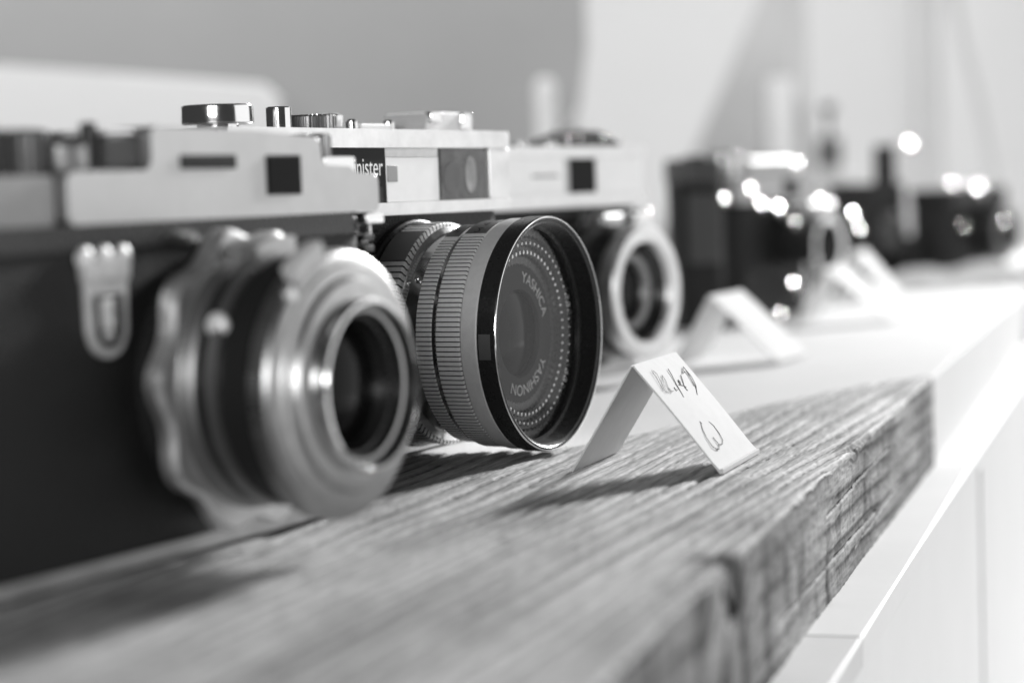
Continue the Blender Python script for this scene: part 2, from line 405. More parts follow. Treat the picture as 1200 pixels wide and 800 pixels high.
# white painted board that carries on where the plank ends (same thickness, its edge cut to the plank's end)
wb = [pq(2.2, 0.0)] + [pq(float(p_end(q)) + 2.0, q) for q in (21, 41.6, 62, 73, 84, 95, 113)] + [pq(-203, 215), pq(1150, 215), pq(1150, 0)]
o = P('white_board', prism, M_WHITEPAINT, None, wb, -THICK, -0.6, bev=0.8, seg=2)
tag(o, 'long white painted board carrying on beyond the angled end of the wooden plank', 'board')

# the white counter below
ctr = bpy.data.objects.new('counter', None); COL.objects.link(ctr); tag(ctr, 'white painted counter that the wooden plank lies on', 'counter')
P('counter_top', prism, M_WHITEPAINT, ctr, [pq(-268, -12), pq(-268, 235), pq(1160, 235), pq(1160, -12)], -THICK - 7, -THICK - 0.05, bev=0.5, seg=1)
P('counter_top', prism, M_WHITEPAINT2, ctr, [pq(-560, -12), pq(-560, 235), pq(-268.6, 235), pq(-268.6, -12)], -THICK - 7, -THICK - 0.05, bev=0.5, seg=1)  # near stretch of the top, in a greyer white
for p0, p1 in ((-560, 34), (46, 330), (336, 1160)):
    P('front_panel', prism, M_WHITEPAINT, ctr, [pq(p0, -11.6), pq(p0, 8), pq(p1, 8), pq(p1, -11.6)], -420, -THICK - 7.1, bev=0.6, seg=2)
P('plinth', prism, M_WHITEPAINT, ctr, [pq(-560, 10), pq(-560, 225), pq(1160, 225), pq(1160, 10)], -420, -THICK - 7.5)

# ------------------------------------------------------------------ tent cards
def tent_card(front, back, hr, dr, dl, label, ang_lip=True):
    """front/back: ridge ends on the ground plan (mm); legs spread dr to the right and dl to the left"""
    f = Vector((front[0], front[1], 0)); b = Vector((back[0], back[1], 0)); L = (b - f).length; d = (b - f) / L
    side = Vector((d.y, -d.x, 0))
    root = bpy.data.objects.new('tent_card', None); COL.objects.link(root); root.location = f * MM
    root.rotation_euler = (0, 0, math.atan2(d.y, d.x))        # local x along the ridge, local -y to the right leg
    tag(root, label, 'price card', 'folded price cards along the board')
    def leg(bm, s, curl, lip):
        n = 10; prof = []
        for i in range(n + 1):
            k = i / n; prof.append((s * k * (dr if s < 0 else dl) , hr * (1 - k) + curl * sin(pi * k)))
        th = 0.42
        nx = 8
        rows = []
        for x in range(nx + 1):
            up, dn = [], []
            for i, (y, z) in enumerate(prof):
                j = min(i + 1, n); i0 = max(i - 1, 0)
                tx, tz = prof[j][0] - prof[i0][0], prof[j][1] - prof[i0][1]; ln = sqrt(tx * tx + tz * tz)
                ny, nz = -tz / ln * (-1 if s < 0 else 1), tx / ln * (-1 if s < 0 else 1)
                if nz < 0: ny, nz = -ny, -nz
                bow = 0.3 * sin(pi * x / nx) * sin(pi * i / n)
                zz = max(z, th + 0.02)
                up.append(bm.verts.new((L * x / nx, y + ny * (th + bow), zz + nz * (th + bow)))); dn.append(bm.verts.new((L * x / nx, y + ny * bow, max(zz + nz * bow, 0.05) if i < n else 0.05)))
            rows.append((up, dn))
        for (u0, d0), (u1, d1) in zip(rows, rows[1:]):
            for i in range(n):
                bm.faces.new((u0[i], u1[i], u1[i + 1], u0[i + 1])); bm.faces.new((d0[i], d0[i + 1], d1[i + 1], d1[i]))
            bm.faces.new((u0[n], u1[n], d1[n], d0[n])); bm.faces.new((u0[0], d0[0], d1[0], u1[0]))
        for u, dd in (rows[0], rows[-1]):
            for i in range(n): bm.faces.new((u[i], u[i + 1], dd[i + 1], dd[i]))
    P('front_leaf', leg, M_PAPER, root, -1, 0.35, True, angle=50)
    P('back_leaf', leg, M_PAPER, root, 1, -0.3, False, angle=50)
    return root, f, d, side

A1 = (27.7, 484.0); B1 = (40.4, 519.0)
c1, f1, d1, s1 = tent_card(A1, B1, 25.0, 20.3, 15.5, 'white folded price card with handwriting standing on the wooden plank')
# thick turned-up lip along the foot of the lettered leaf
P('foot_lip', box, M_PAPER, c1, 0.2, 37.0, -21.0, -20.2, 0.06, 1.3, bev=0.2)
# handwriting: pen strokes traced on the leaf
def stroke(bm, pts, r=0.17):
    f3 = f1 + Vector((0, 0, 25.0)); g3 = f1 + s1 * 20.3; n = (d1.cross(g3 - f3)).normalized()
    if n.z < 0: n = -n
    base = f3 + n * 0.90
    inv = c1_inv
    out = []
    for x, y in pts:
        w_ = on_plane(720 + x / 4.706, 390 + y / 4.706, base, n); l = inv @ (w_ - f1); out.append(l)
    tube(bm, out, r, 5)
c1_inv = Matrix.Rotation(-math.atan2(d1.y, d1.x), 3, 'Z')
word = [[(205, 205), (222, 232), (240, 262), (262, 300), (270, 318)], [(214, 208), (236, 228), (252, 262), (276, 318), (288, 330)],
        [(262, 232), (268, 270), (285, 318), (300, 332)], [(262, 232), (282, 262), (300, 310), (312, 334)], [(284, 268), (296, 300), (318, 322), (328, 318)],
        [(296, 198), (316, 232), (340, 280), (372, 335), (382, 354)], [(330, 300), (342, 318), (352, 310)],
        [(352, 258), (362, 268), (366, 286), (356, 272), (352, 258)], [(366, 232), (376, 262), (388, 300), (404, 318)], [(356, 285), (384, 290), (396, 300)],
        [(380, 186), (376, 220), (388, 216)], [(384, 190), (410, 230), (440, 290), (452, 296)], [(396, 205), (424, 240), (448, 286), (452, 310), (457, 340)]]
num = [[(470, 488), (482, 500)], [(474, 490), (486, 530), (510, 580), (540, 624), (562, 640), (576, 636)],
       [(520, 488), (546, 510), (578, 552), (598, 590), (596, 612), (578, 614), (556, 590), (544, 574)], [(576, 614), (578, 640), (564, 642)]]
bm = bmesh.new()
for i_, s in enumerate(word): stroke(bm, s, 0.06 if i_ < 5 else 0.10)
finish('handwritten_word', bm, M_INK, c1)
bm = bmesh.new()
for s in num: stroke(bm, s, 0.085)
finish('handwritten_number', bm, M_INK, c1)

def card_at(px, py, h, label, ang=20.0, L=37.0, dr=20.0, dl=15.0):
    d_ = ray(px, py); k = (h - HCAM) / d_.z; p = EYE + d_ * k
    a = radians(ang)
    return tent_card((p.x, p.y), (p.x + L * sin(a), p.y + L * cos(a)), h, dr, dl, label)
card_at(831, 347, 25.0, 'blank white folded card in front of the black upright box camera', 25, dr=26)
card_at(966, 315, 25.0, 'blank white folded card in front of the chrome topped camera', 25, dr=30)
card_at(1000, 296, 26.0, 'blank white folded card in front of the dark leather camera case', 20)

# ------------------------------------------------------------------ camera 1 : chrome and black viewfinder camera with the crowned shield
C1 = ground(452, 588)
k1 = empty('vintage_camera', (C1.x, C1.y, 0), 29.1, 'chrome and black camera with crowned shield emblem and scalloped lens ring', 'camera')
body = round_rect(-130, -1.0, 0, 27, 9)
P('body', prism, M_LEATHER, k1, body, 3.2, 59.0, bev=0.4)
P('bottom_plate', prism, M_SATIN, k1, round_rect(-130.8, -0.2, -0.9, 27.8, 9.5), 0.9, 3.6, bev=0.7, seg=3)
P('bottom_pad', prism, M_BLACK, k1, round_rect(-128, -3, 1.5, 25, 8), 0.02, 1.0)
P('upper_band', prism, M_BLACK, k1, round_rect(-130.3, -0.6, -0.5, 27.5, 9.3), 58.9, 63.4, bev=0.7, seg=3)
def fillet(pts, r, k=5):
    out = []; n = len(pts)
    for i in range(n):
        a, b, c = Vector(pts[i - 1]), Vector(pts[i]), Vector(pts[(i + 1) % n])
        u, v = (a - b), (c - b); q = min(r, u.length * .45, v.length * .45); u.normalize(); v.normalize()
        for j in range(k + 1):
            t = j / k; out.append(tuple((b + u * q) * (1 - t) ** 2 + b * (2 * t * (1 - t)) + (b + v * q) * t ** 2))
    return out
top = P('top_plate', prism, M_SATIN, k1, fillet([(-100, 63.4), (-100, 72.8), (-76.6, 72.8), (-76.4, 80.9), (-45, 80.4), (-21.4, 79.0), (-21.0, 73.4), (-10.5, 73.0), (-8.5, 71.7), (0.2, 71.3), (0.2, 63.4)], 1.4), -1.2, 27, axis='y', bev=0.45, seg=3)
P('side_shoulder', prism, M_GREYMETAL, top, round_rect(-131, -99.95, 0.6, 27.5, 2), 63.4, 72.2, bev=0.8, seg=4)
def win(bm, x0, x1, z0, z1, y): box(bm, x0, x1, y, y + 1.6, z0, z1)
P('rangefinder_window', box, M_MATTBLACK, top, -68.1, -50.7, -1.5, 1.0, 72.9, 75.6, bev=0.25)
vf = P('viewfinder_window', box, M_MATTBLACK, top, -40.9, -28.8, -1.4, 1.0, 67.5, 75.5, bev=0.2)
P('viewfinder_glass', box, M_DARKGLASS, top, -40.4, -29.3, -1.62, -1.42, 68.0, 75.0, smooth=False)
# controls on the left shoulder
def gear(n, d): return lambda a, r, z: r - (d if (int(a / (2 * pi) * n * 2) % 2) else 0)
P('advance_knob', lathe_z, mat('dark_knob_metal', 0.12, 0.4, 0.7), k1, [(71.4, 0), (71.4, 9.5), (72.6, 10), (79.4, 10), (80.2, 9.3), (80.4, 8), (80.4, 0)], -103, 12.5, seg=160, rfun=gear(40, .4))
P('rewind_collar', lathe_z, M_SATIN, k1, [(72.7, 0), (72.7, 6), (74, 6.6), (77.5, 6.4), (78.6, 5), (78.8, 0)], -89.5, 9)
P('shutter_block', box, M_DARKGREY, k1, -86.4, -76.6, 1.2, 12, 72.7, 79.4, bev=0.8)
P('shutter_cap', box, M_ALU, k1, -86.0, -77.2, 1.6, 11.6, 79.3, 80.3, bev=0.4)
P('shutter_post', lathe_z, M_BLACK, k1, [(72.7, 0), (72.7, 1.5), (81.3, 1.5), (81.6, 1.2), (81.6, 0)], -88.6, 3.2, seg=20)
# controls on the right shoulder
P('counter_knob', lathe_z, M_GREYMETAL, k1, [(72.6, 0), (72.6, 5), (79.6, 5), (80.2, 4.4), (80.3, 0)], -11.8, 8.5, seg=120, rfun=gear(30, .45))
P('lever_plate', box, M_CHROME, k1, -15, -3.2, 2, 6, 71.2, 75.3, bev=0.6)
P('strap_lug', box, M_CHROME, k1, -6, 1.5, -1.9, 3, 60.6, 63.2, bev=0.8)
P('strap_ring', tube, M_CHROME, k1, [(1.4 + 2.6 * cos(t), 4, 59.4 + 2.6 * sin(t)) for t in np.linspace(0, 2 * pi, 20)], 0.5)
bm = bmesh.new()
for i in range(6): box(bm, -3.2, 0.9, 0.8, 9, 45 + 2.4 * i, 46.5 + 2.4 * i, bev=0.4)
finish('back_latch', bm, M_BLACK, k1)
# shield emblem with crown
ex, ez = -90.4, 39.4
sh = [(ex - 5.6, ez + 13.6)] + [(ex - 5.6 + 0.4 * k, ez + 13.6 - 2.0 * k) for k in range(1, 4)]
sh = [(ex - 5.8, ez + 14.2), (ex - 5.5, ez + 5.0)] + [(ex - 5.3 * cos(t), ez + 5.0 - 5.0 * sin(t)) for t in np.linspace(0.15, pi - 0.15, 12)] + [(ex + 5.5, ez + 5.0), (ex + 5.8, ez + 14.2)]
em = P('emblem', prism, M_EMBLEM, k1, sh, -1.0, 0.2, axis='y', bev=0.25)
cr = [(ex - 6.2, ez + 14.0), (ex - 6.7, ez + 18.2), (ex - 3.3, ez + 17.0), (ex, ez + 18.4), (ex + 3.3, ez + 17.0), (ex + 6.7, ez + 18.2), (ex + 6.2, ez + 14.0)]
P('crown', prism, M_EMBLEM, em, cr, -1.3, 0.2, axis='y', bev=0.2)
bm = bmesh.new()
for dx in (-5.6, 0, 5.6): ball(bm, (ex + dx * .92, -0.5, ez + 17.9), 2.3, 1, 0.3, 1)
finish('crown_balls', bm, M_EMBLEM, em)
sh_in = [(ex - 3.9, ez + 11.5), (ex - 3.7, ez + 5.2)] + [(ex - 3.6 * cos(t), ez + 5.0 - 3.3 * sin(t)) for t in np.linspace(0.2, pi - 0.2, 10)] + [(ex + 3.7, ez + 5.2), (ex + 3.9, ez + 11.5)]
P('shield_field', prism, M_MATTBLACK, em, sh_in, -1.15, -0.9, axis='y')
bm = bmesh.new(); box(bm, ex - 2.2, ex + 1.2, -1.55, -1.0, ez + 5.2, ez + 10.8, bev=0.3); ball(bm, (ex - .2, -1.2, ez + 4.2), 1.3, 1, .4, .9); box(bm, ex - 1.2, ex + 1.4, -1.6, -1.1, ez + 14.4, ez + 14.9)
finish('shield_charge', bm, M_EMBLEM, em)
# lens of camera 1
lx, lz = -57.0, 32.6
M_LENS1 = mat('lens_satin_metal', 0.44, 0.36, 1.0, var=0.12, scale=260)
def LP(name, prof, m, par, cx=lx, cz=lz, seg=96, rfun=None, angle=30): return P(name, lathe_y, m, par, prof, cx, cz, seg, False, rfun, angle=angle)
ln = LP('lens', [(-0.5, 0), (-0.5, 25.5), (4.0, 25.5), (4.0, 23.0), (20, 23.0), (20, 0)], M_BLACK, k1)
def scallop(a, r, t): return r + (1.25 * cos(10 * a + 0.6) if r > 27 else 0)
LP('scalloped_ring', [(4.6, 25), (4.6, 27.6), (5.2, 28.4), (7.6, 28.4), (8.6, 27.4), (8.6, 24.5)], M_BRIGHT, ln, seg=180, rfun=scallop)
LP('distance_scale', [(8.5, 24.6), (10.8, 24.2), (11.6, 23.6), (11.6, 22.5)], M_GREYMETAL, ln)
LP('scale_ring', [(14.0, 22.9), (14.2, 23.8), (16.6, 23.8), (16.8, 22.9)], M_GREYMETAL, ln)
LP('shutter_drum', [(17.5, 22.9), (18.0, 23.6), (24.8, 23.6), (24.8, 20)], M_MATTBLACK, ln)
bm = bmesh.new(); knurl(bm, 24.6, 28.2, 25.3, lx, lz - 0.8, 120, 0.45, 0, 360)
finish('aperture_ring', bm, M_LENS1, ln)
LP('face_plate', [(28.1, 25.2), (29.0, 24.8), (29.6, 23.9), (29.8, 22.6), (30.3, 22.3), (30.6, 20.2), (31.9, 19.6), (32.3, 17.4), (32.3, 15.2)], M_LENS1, ln, lx, lz - 0.8)
LP('bezel', [(32.2, 16.3), (34.6, 16.2), (35.2, 15.9), (35.3, 15.3), (34.9, 14.9)], M_CHROME, ln, lx, lz - 0.8)
LP('inner_bezel', [(34.9, 14.9), (34.2, 14.7), (33.0, 14.5), (32.8, 13.6), (30.8, 13.2), (30.6, 12.6), (28.8, 12.2), (27.4, 11.6)], M_BLACK, ln, lx, lz - 0.8)
LP('inner_ring', [(33.05, 14.45), (33.2, 14.0), (32.9, 13.6)], M_ALU, ln, lx, lz - 0.8)
LP('front_element', [(27.6, 12.0), (28.9, 9), (29.7, 5), (30.0, 0)], M_LENSGLASS, ln, lx, lz - 0.8)
# lever tab, pointer, screw and plain patch on the rim
def rim_box(bm, th0, th1, r0, r1, t0, t1, n=6):
    g_ = []
    for i in range(n + 1):
        a = radians(th0 + (th1 - th0) * i / n)
        g_.append([bm.verts.new((lx + r * cos(a), -t, lz + r * sin(a))) for r, t in ((r0, t0), (r1, t0), (r1, t1), (r0, t1))])
    for A, B in zip(g_, g_[1:]):
        for k in range(4): bm.faces.new((A[k], A[(k + 1) % 4], B[(k + 1) % 4], B[k]))
    bm.faces.new(g_[0]); bm.faces.new(g_[-1])
P('lever_tab', rim_box, M_WHITEPAINT, ln, 106, 128, 23.8, 27.4, 27.0, 29.9)
P('pointer', rim_box, M_LETTER, ln, 133, 137, 22.0, 25.6, 28.6, 29.7)
P('smooth_patch', rim_box, M_CHROME, ln, 172, 190, 24.8, 25.4, 24.9, 28.0)
P('smooth_patch', rim_box, M_CHROME, ln, 194, 199, 24.8, 25.4, 24.9, 28.0)
P('focus_lever', rim_box, M_LENS1, ln, 84, 112, 22.5, 27.2, 9.0, 17.0)
bm = bmesh.new(); ball(bm, (lx + 23.1 * cos(radians(150)), -15.0, lz + 23.1 * sin(radians(150))), 2.6, .5, 1, 1)
finish('sync_socket', bm, M_ALU, ln)

# ------------------------------------------------------------------ camera 2 : rangefinder with the big lens
PR2 = Vector((10.0, 525.0, 0)); a2 = radians(28.3); n2 = Vector((cos(a2), -sin(a2), 0)); B2 = PR2 - n2 * 40
k2 = empty('vintage_camera', (B2.x, B2.y, 0), 28.3, 'chrome rangefinder camera with large lens in knurled rings and a glass filter', 'camera')
P('body', prism, M_LEATHER, k2, round_rect(-82, 52, 0, 26, 9), 6, 61.5, bev=0.5)
P('bottom_plate', prism, M_SATIN, k2, round_rect(-82.4, 52.4, -0.5, 26.5, 9.3), 0.02, 6.2, bev=1.0, seg=3)
t2 = P('top_plate', prism, M_BRIGHT, k2, round_rect(-83, 52.4, -0.2, 26.5, 6), 61.4, 83.4, bev=1.6, seg=4)
P('upper_trim', prism, M_BRIGHT, t2, round_rect(-83.2, 52.6, -2.2, 6, 1.5), 78.6, 83.2, bev=1.3, seg=4)
P('lower_trim', prism, M_BRIGHT, t2, round_rect(-83.2, 52.6, -2.0, 6, 1.5), 61.6, 64.7, bev=1.0, seg=4)
P('right_post', box, M_BRIGHT, t2, 40.6, 52.4, -1.9, 3, 64.5, 78.8, bev=0.8)
P('name_panel', box, M_MATTBLACK, t2, -60, -13.2, -1.0, 2, 64.7, 78.5, smooth=False)
P('illumination_window', box, M_FROST, t2, -13.0, 13.4, -1.2, 2, 64.7, 76.2, bev=0.2)
P('window_hood', box, M_ALU, t2, -13.0, 13.4, -1.0, 2, 76.25, 78.5, smooth=False)
P('rangefinder_window', box, M_GREYMETAL, t2, -12.6, -7.8, -1.4, 0, 69.9, 74.1, bev=0.15)
P('viewfinder_recess', box, mat('mottled_finder_back', 0.10, 0.35, 0.3, var=0.9, scale=170), t2, 13.6, 40.4, -0.5, 2, 64.7, 78.5, smooth=False)
vr = P('finder_lens', ball, mat('inner_optics', 0.55, 0.3, 0.0, var=0.5, scale=150), t2, (31.5, -0.75, 71.5), 5.2, 0.6, 0.10, 1.0)
P('finder_lens', ball, M_DARKGREY, t2, (21.5, -0.75, 70.5), 5.0, 1.0, 0.08, 0.9)
P('viewfinder_glass', box, mat_glass('finder_pane', 1.5, 0.95, 0.05, 0.0), t2, 14.2, 40.0, -1.55, -1.45, 65.0, 78.2, smooth=False)
bm = bmesh.new(); letters(bm, 'Minister', 6.6, lambda x, y: (x - 23.4, -1.06, y + 73.6), widen=0.82)
for xx in (0,): pass
finish('name_lettering', bm, M_LETTER, t2, smooth=False)
# top controls
P('rewind_knob', lathe_z, M_CHROME, k2, [(83.3, 0), (83.3, 5), (84.4, 5), (84.5, 8.3), (85.0, 8.6), (88.6, 8.5), (89.1, 8.2), (89.1, 0)], -63.2, 14)
P('shutter_button', lathe_z, M_CHROME, k2, [(83.3, 0), (83.3, 3.2), (88.9, 3.2), (89.2, 2.9), (89.0, 1.6), (88.4, 0)], -37.8, 14, seg=32)
P('speed_dial', lathe_z, M_GREYMETAL, k2, [(83.3, 0), (83.3, 6.4), (84.0, 6.8), (86.9, 6.8), (87.4, 6.4), (87.4, 0)], -22.5, 15, seg=140, rfun=gear(35, .4))
P('dial_cap', lathe_z, M_CHROME, k2, [(84.6, 0), (84.6, 3), (87.4, 3.4), (88.0, 2.4), (88, 0)], -13.0, 15, seg=24)
for x in (-4.5, 13.7): P('screw', lathe_z, M_CHROME, k2, [(83.3, 0), (83.3, 1.8), (86.0, 1.7), (86.6, 1.0), (86.6, 0)], x, 14, seg=16)
P('scale_strip', box, M_ALU, k2, -3, 12, 12, 16, 83.3, 85.4, bev=0.3)
sh2 = P('accessory_shoe', prism, M_ALU, k2, [(22.5, 83.3), (24.5, 88.2), (26.5, 88.8), (46, 88.6), (48, 83.3)], 8, 22, axis='y', bev=0.3)
P('shoe_rail', box, M_CHROME, sh2, 24.5, 31, 6.8, 9.5, 85.6, 88.9, bev=0.9)
P('shoe_rail', box, M_CHROME, sh2, 42, 48.4, 6.8, 9.5, 83.4, 88.9, bev=1.2)
# lens
def L2(name, prof, m, par, seg=160, rfun=None, angle=30): return P(name, lathe_y, m, par, prof, 0, 30.5, seg, False, rfun, angle=angle)
l2 = L2('lens', [(-0.3, 0), (-0.3, 29.5), (1.8, 29.5), (2.2, 29.0), (2.2, 25.0), (21, 25.0), (21, 26.8), (34, 26.8), (34, 26.0)], M_BLACK, k2)
bm = bmesh.new(); knurl(bm, 2.6, 10.6, 28.6, 0, 30.5, 100, 0.75, 0, 360, 0.74)
rear = finish('speed_ring', bm, M_ALU, l2)
def cyl_patch(bm, th0, th1, r, t0, t1, th=0.35, n=14):
    g_ = []
    for i in range(n + 1):
        a = radians(th0 + (th1 - th0) * i / n)
        g_.append([bm.verts.new((q * cos(a), -t, 30.5 + q * sin(a))) for q, t in ((r, t0), (r + th, t0), (r + th, t1), (r, t1))])
    for A, B in zip(g_, g_[1:]):
        for k in range(4): bm.faces.new((A[k], A[(k + 1) % 4], B[(k + 1) % 4], B[k]))
    bm.faces.new(g_[0]); bm.faces.new(g_[-1])
P('plain_panel', cyl_patch, mat('plain_grey_panel', 0.16, 0.5), rear, 112, 136, 28.4, 2.9, 10.3)
P('plain_panel', cyl_patch, M_GREYMETAL, rear, 60, 100, 28.4, 2.9, 10.3)
L2('chrome_sleeve', [(10.4, 25.2), (10.6, 27.4), (11.6, 27.6), (12.4, 26.2), (16.6, 26.2)], M_CHROME, l2)
P('index_pin', ball, M_CHROME, l2, (26.3 * cos(radians(145)), -14.5, 30.5 + 26.3 * sin(radians(145))), 1.0)
bm = bmesh.new(); knurl(bm, 16.6, 21.2, 27.8, 0, 30.5, 150, 0.55, 116, 425, 0.78)
ap = finish('aperture_ring', bm, M_ALU, l2)
P('number_band', cyl_patch, M_DARKGREY, ap, 66, 115, 27.75, 16.9, 20.9, 0.12)
L2('separator_ring', [(21.3, 26.0), (21.4, 27.9), (22.2, 27.9), (22.4, 26.0)], M_CHROME, l2)
bm = bmesh.new(); knurl(bm, 22.8, 29.6, 28.8, 0, 30.5, 150, 0.6, 117, 425, 0.78)
fo = finish('focus_ring', bm, M_ALU, l2)
P('number_band', cyl_patch, M_DARKGREY, fo, 66, 116, 28.75, 23.2, 29.2, 0.12)
L2('satin_ring', [(29.9, 27.2), (30.0, 29.0), (30.3, 29.2), (34.2, 29.2), (34.6, 28.9), (34.6, 27.0)], mat('satin_grey_metal', 0.75, 0.5, 0.3, var=0.05, scale=500), l2)
flt = L2('filter_ring', [(34.7, 27.4), (34.7, 29.3), (35.0, 29.6), (39.4, 29.6), (39.8, 29.45), (39.9, 29.2), (39.9, 28.6), (39.6, 28.3)], M_BLACK, l2)
L2('filter_rim', [(39.75, 29.52), (39.95, 29.42), (40.02, 29.25), (39.95, 29.1)], M_CHROME, flt)
L2('filter_thread', sum([[(39.6 - 0.55 * i, 28.3 - 0.05 * i), (39.35 - 0.55 * i, 27.8 - 0.05 * i)] for i in range(9)], []) + [(34.6, 26.6)], M_BLACK, flt)
P('worn_patch', cyl_patch, M_GREYMETAL, flt, 176, 188, 29.58, 35.4, 38.6, 0.05)
L2('filter_glass', [(35.2, 27.0), (35.2, 0)], M_PANE, flt, angle=80)
# barrel behind the filter: stepped baffles with small facets, name ring, front element
def facet(n, d): return lambda a, r, t: r + (d * abs(((a / (2 * pi) * n) % 1) - .5) if 17 < r < 26 else 0)
L2('baffle', [(34.4, 26.7), (33.6, 26.2), (33.4, 24.4), (32.6, 24.0), (32.4, 22.2), (31.8, 21.8), (31.6, 19.8), (31.0, 19.4), (30.8, 17.4)], M_BLACK, l2, seg=288, rfun=facet(72, 0.9), angle=15)
L2('name_ring', [(30.8, 17.5), (30.9, 11.2), (30.0, 10.6)], M_MATTBLACK, l2)
L2('front_element', [(29.6, 10.8), (30.4, 8), (31.2, 4), (31.5, 0)], M_LENSGLASS, l2)
def arc(r0, a_mid, t):
    def f(x, y):
        rr = r0 + y; a = radians(a_mid) - x / r0
        return (rr * cos(a), -t, 30.5 + rr * sin(a))
    return f
bm = bmesh.new()
for i in range(64):
    a = 2 * pi * i / 64
    for r_, w_ in ((20.6, .42), (22.9, .34)): ball(bm, (r_ * cos(a), -32.6 - .35 * (r_ - 20), 30.5 + r_ * sin(a)), w_, 1 + .6 * abs(cos(a)), .5, 1 + .6 * abs(sin(a)), 8, 6)
finish('ridge_studs', bm, M_CHROME, l2)
bm = bmesh.new(); letters(bm, 'YASHICA', 3.9, arc(14.3, 48, 31.0), 1.05); finish('engraved_name', bm, M_GREYLETTER, l2, smooth=False)
bm = bmesh.new(); letters(bm, 'YASHINON', 3.9, arc(14.3, -72, 31.0), 1.05); finish('engraved_name', bm, M_GREYLETTER, l2, smooth=False)
def cyl_txt(a_mid, t_mid, r):
    def f(x, y):
        a = radians(a_mid) + y / r
        return (r * cos(a), -(t_mid - 0 + x), 30.5 + r * sin(a))
    return f
bm = bmesh.new()
for s, a in (('2', 112), ('4', 103), ('8', 93), ('16', 82)): letters(bm, s, 4.0, cyl_txt(a, 26.2, 28.9))
finish('engraved_numbers', bm, M_MATTBLACK, fo, smooth=False)
bm = bmesh.new()
for s, a in (('8', 108), ('11', 97), ('16', 86)): letters(bm, s, 2.6, cyl_txt(a, 18.9, 27.9))
finish('engraved_numbers', bm, M_MATTBLACK, ap, smooth=False)

for o_ in (rear, ap, fo): o_.data.materials.append(M_MATTBLACK)
# ------------------------------------------------------------------ camera 3 : compact with the broad bright lens rim
a3 = radians(34); n3 = Vector((cos(a3), -sin(a3), 0)); B3 = Vector((47.6, 720.0, 0)) - n3 * 25
k3 = empty('vintage_camera', (B3.x, B3.y, 0), 34, 'silver compact camera with broad white lens rim beside the big lens', 'camera')
P('body', prism, M_LEATHER, k3, round_rect(-70, 40, 0, 27, 9), 5, 60, bev=0.5)
P('bottom_plate', prism, M_SATIN, k3, round_rect(-70.5, 40.5, -0.5, 27.5, 9.3), 0.02, 5.2, bev=1.0, seg=3)
t3 = P('top_plate', prism, M_BRIGHT, k3, round_rect(-70.5, 40.4, -0.2, 27.4, 4), 59.9, 81, bev=1.5, seg=4)
P('upper_trim', prism, M_BRIGHT, t3, round_rect(-70.8, 40.8, -2.2, 5, 1.5), 77.0, 81.1, bev=1.2, seg=4)
P('lower_trim', prism, M_BRIGHT, t3, round_rect(-70.8, 41.0, -2.2, 5, 1.5), 60.4, 64.8, bev=1.2, seg=4)
P('front_panel', box, M_FROST, t3, -60, -13.2, -1.0, 1, 64.9, 76.9, smooth=False)
P('front_panel', box, M_FROST, t3, 7.2, 39.6, -1.0, 1, 64.9, 76.9, smooth=False)
P('viewfinder_window', box, M_DARKGLASS, t3, -13.0, 7.0, -0.8, 1, 64.9, 76.9, smooth=False)
P('viewfinder_frame', box, M_SATIN, t3, -13.2, -11.0, -1.4, 1, 64.9, 76.9, bev=0.3)
bm = bmesh.new(); box(bm, -34, -18, -1.2, -0.9, 70.6, 71.6); finish('name_line', bm, M_GREYMETAL, t3)
kn3 = P('winder_hump', prism, M_BLACK, k3, [(-12, 80.9), (-3, 81.6), (6, 85.0), (14, 87.3), (24, 87.0), (40, 84.0), (40, 80.9)], 8, 22, axis='y', bev=1.0)
for x, z in ((2, 83.4), (10.5, 84.6), (26, 84.8)): P('hump_stud', ball, M_CHROME, kn3, (x, 7.6, z), 1.3)
for x in (-30, -12): P('screw', lathe_z, M_CHROME, k3, [(80.9, 0), (80.9, 3), (82.6, 2.8), (83, 1.5), (83, 0)], x, 6, seg=20)
def L3(name, prof, m, par, seg=96, angle=30): return P(name, lathe_y, m, par, prof, 0, 30.4, seg, angle=angle)
l3 = L3('lens', [(-0.3, 0), (-0.3, 27), (3, 27), (3, 22.0), (14, 22.0), (14, 20.5), (20, 20.5)], M_BLACK, k3)
bm = bmesh.new(); knurl(bm, 5, 10, 23.6, 0, 30.4, 60, 0.8); finish('focus_ring', bm, M_GREYMETAL, l3)
L3('lens_rim', [(17, 20.6), (20, 22.2), (24.0, 23.0), (25.0, 22.6), (25.4, 21.5), (25.2, 19.0), (24.2, 17.2), (22.5, 16.6)], M_BRIGHT, l3)
L3('inner_cone', [(22.6, 16.8), (19, 14.6), (17.5, 13.4)], M_BLACK, l3)
L3('inner_ring', [(17.8, 14.2), (18.6, 12.8), (17.6, 10.6), (16.0, 10.0)], M_GREYMETAL, l3)
L3('front_element', [(15.8, 10.4), (16.8, 7), (17.4, 3), (17.5, 0)], M_LENSGLASS, l3)
P('lever', box, M_CHROME, l3, 9, 21, -16, -9, 54.2, 59.0, bev=1.9, seg=4)
P('lever', box, M_SATIN, l3, -8, 6, -13, -7, 52.6, 57.5, bev=1.6, seg=4)

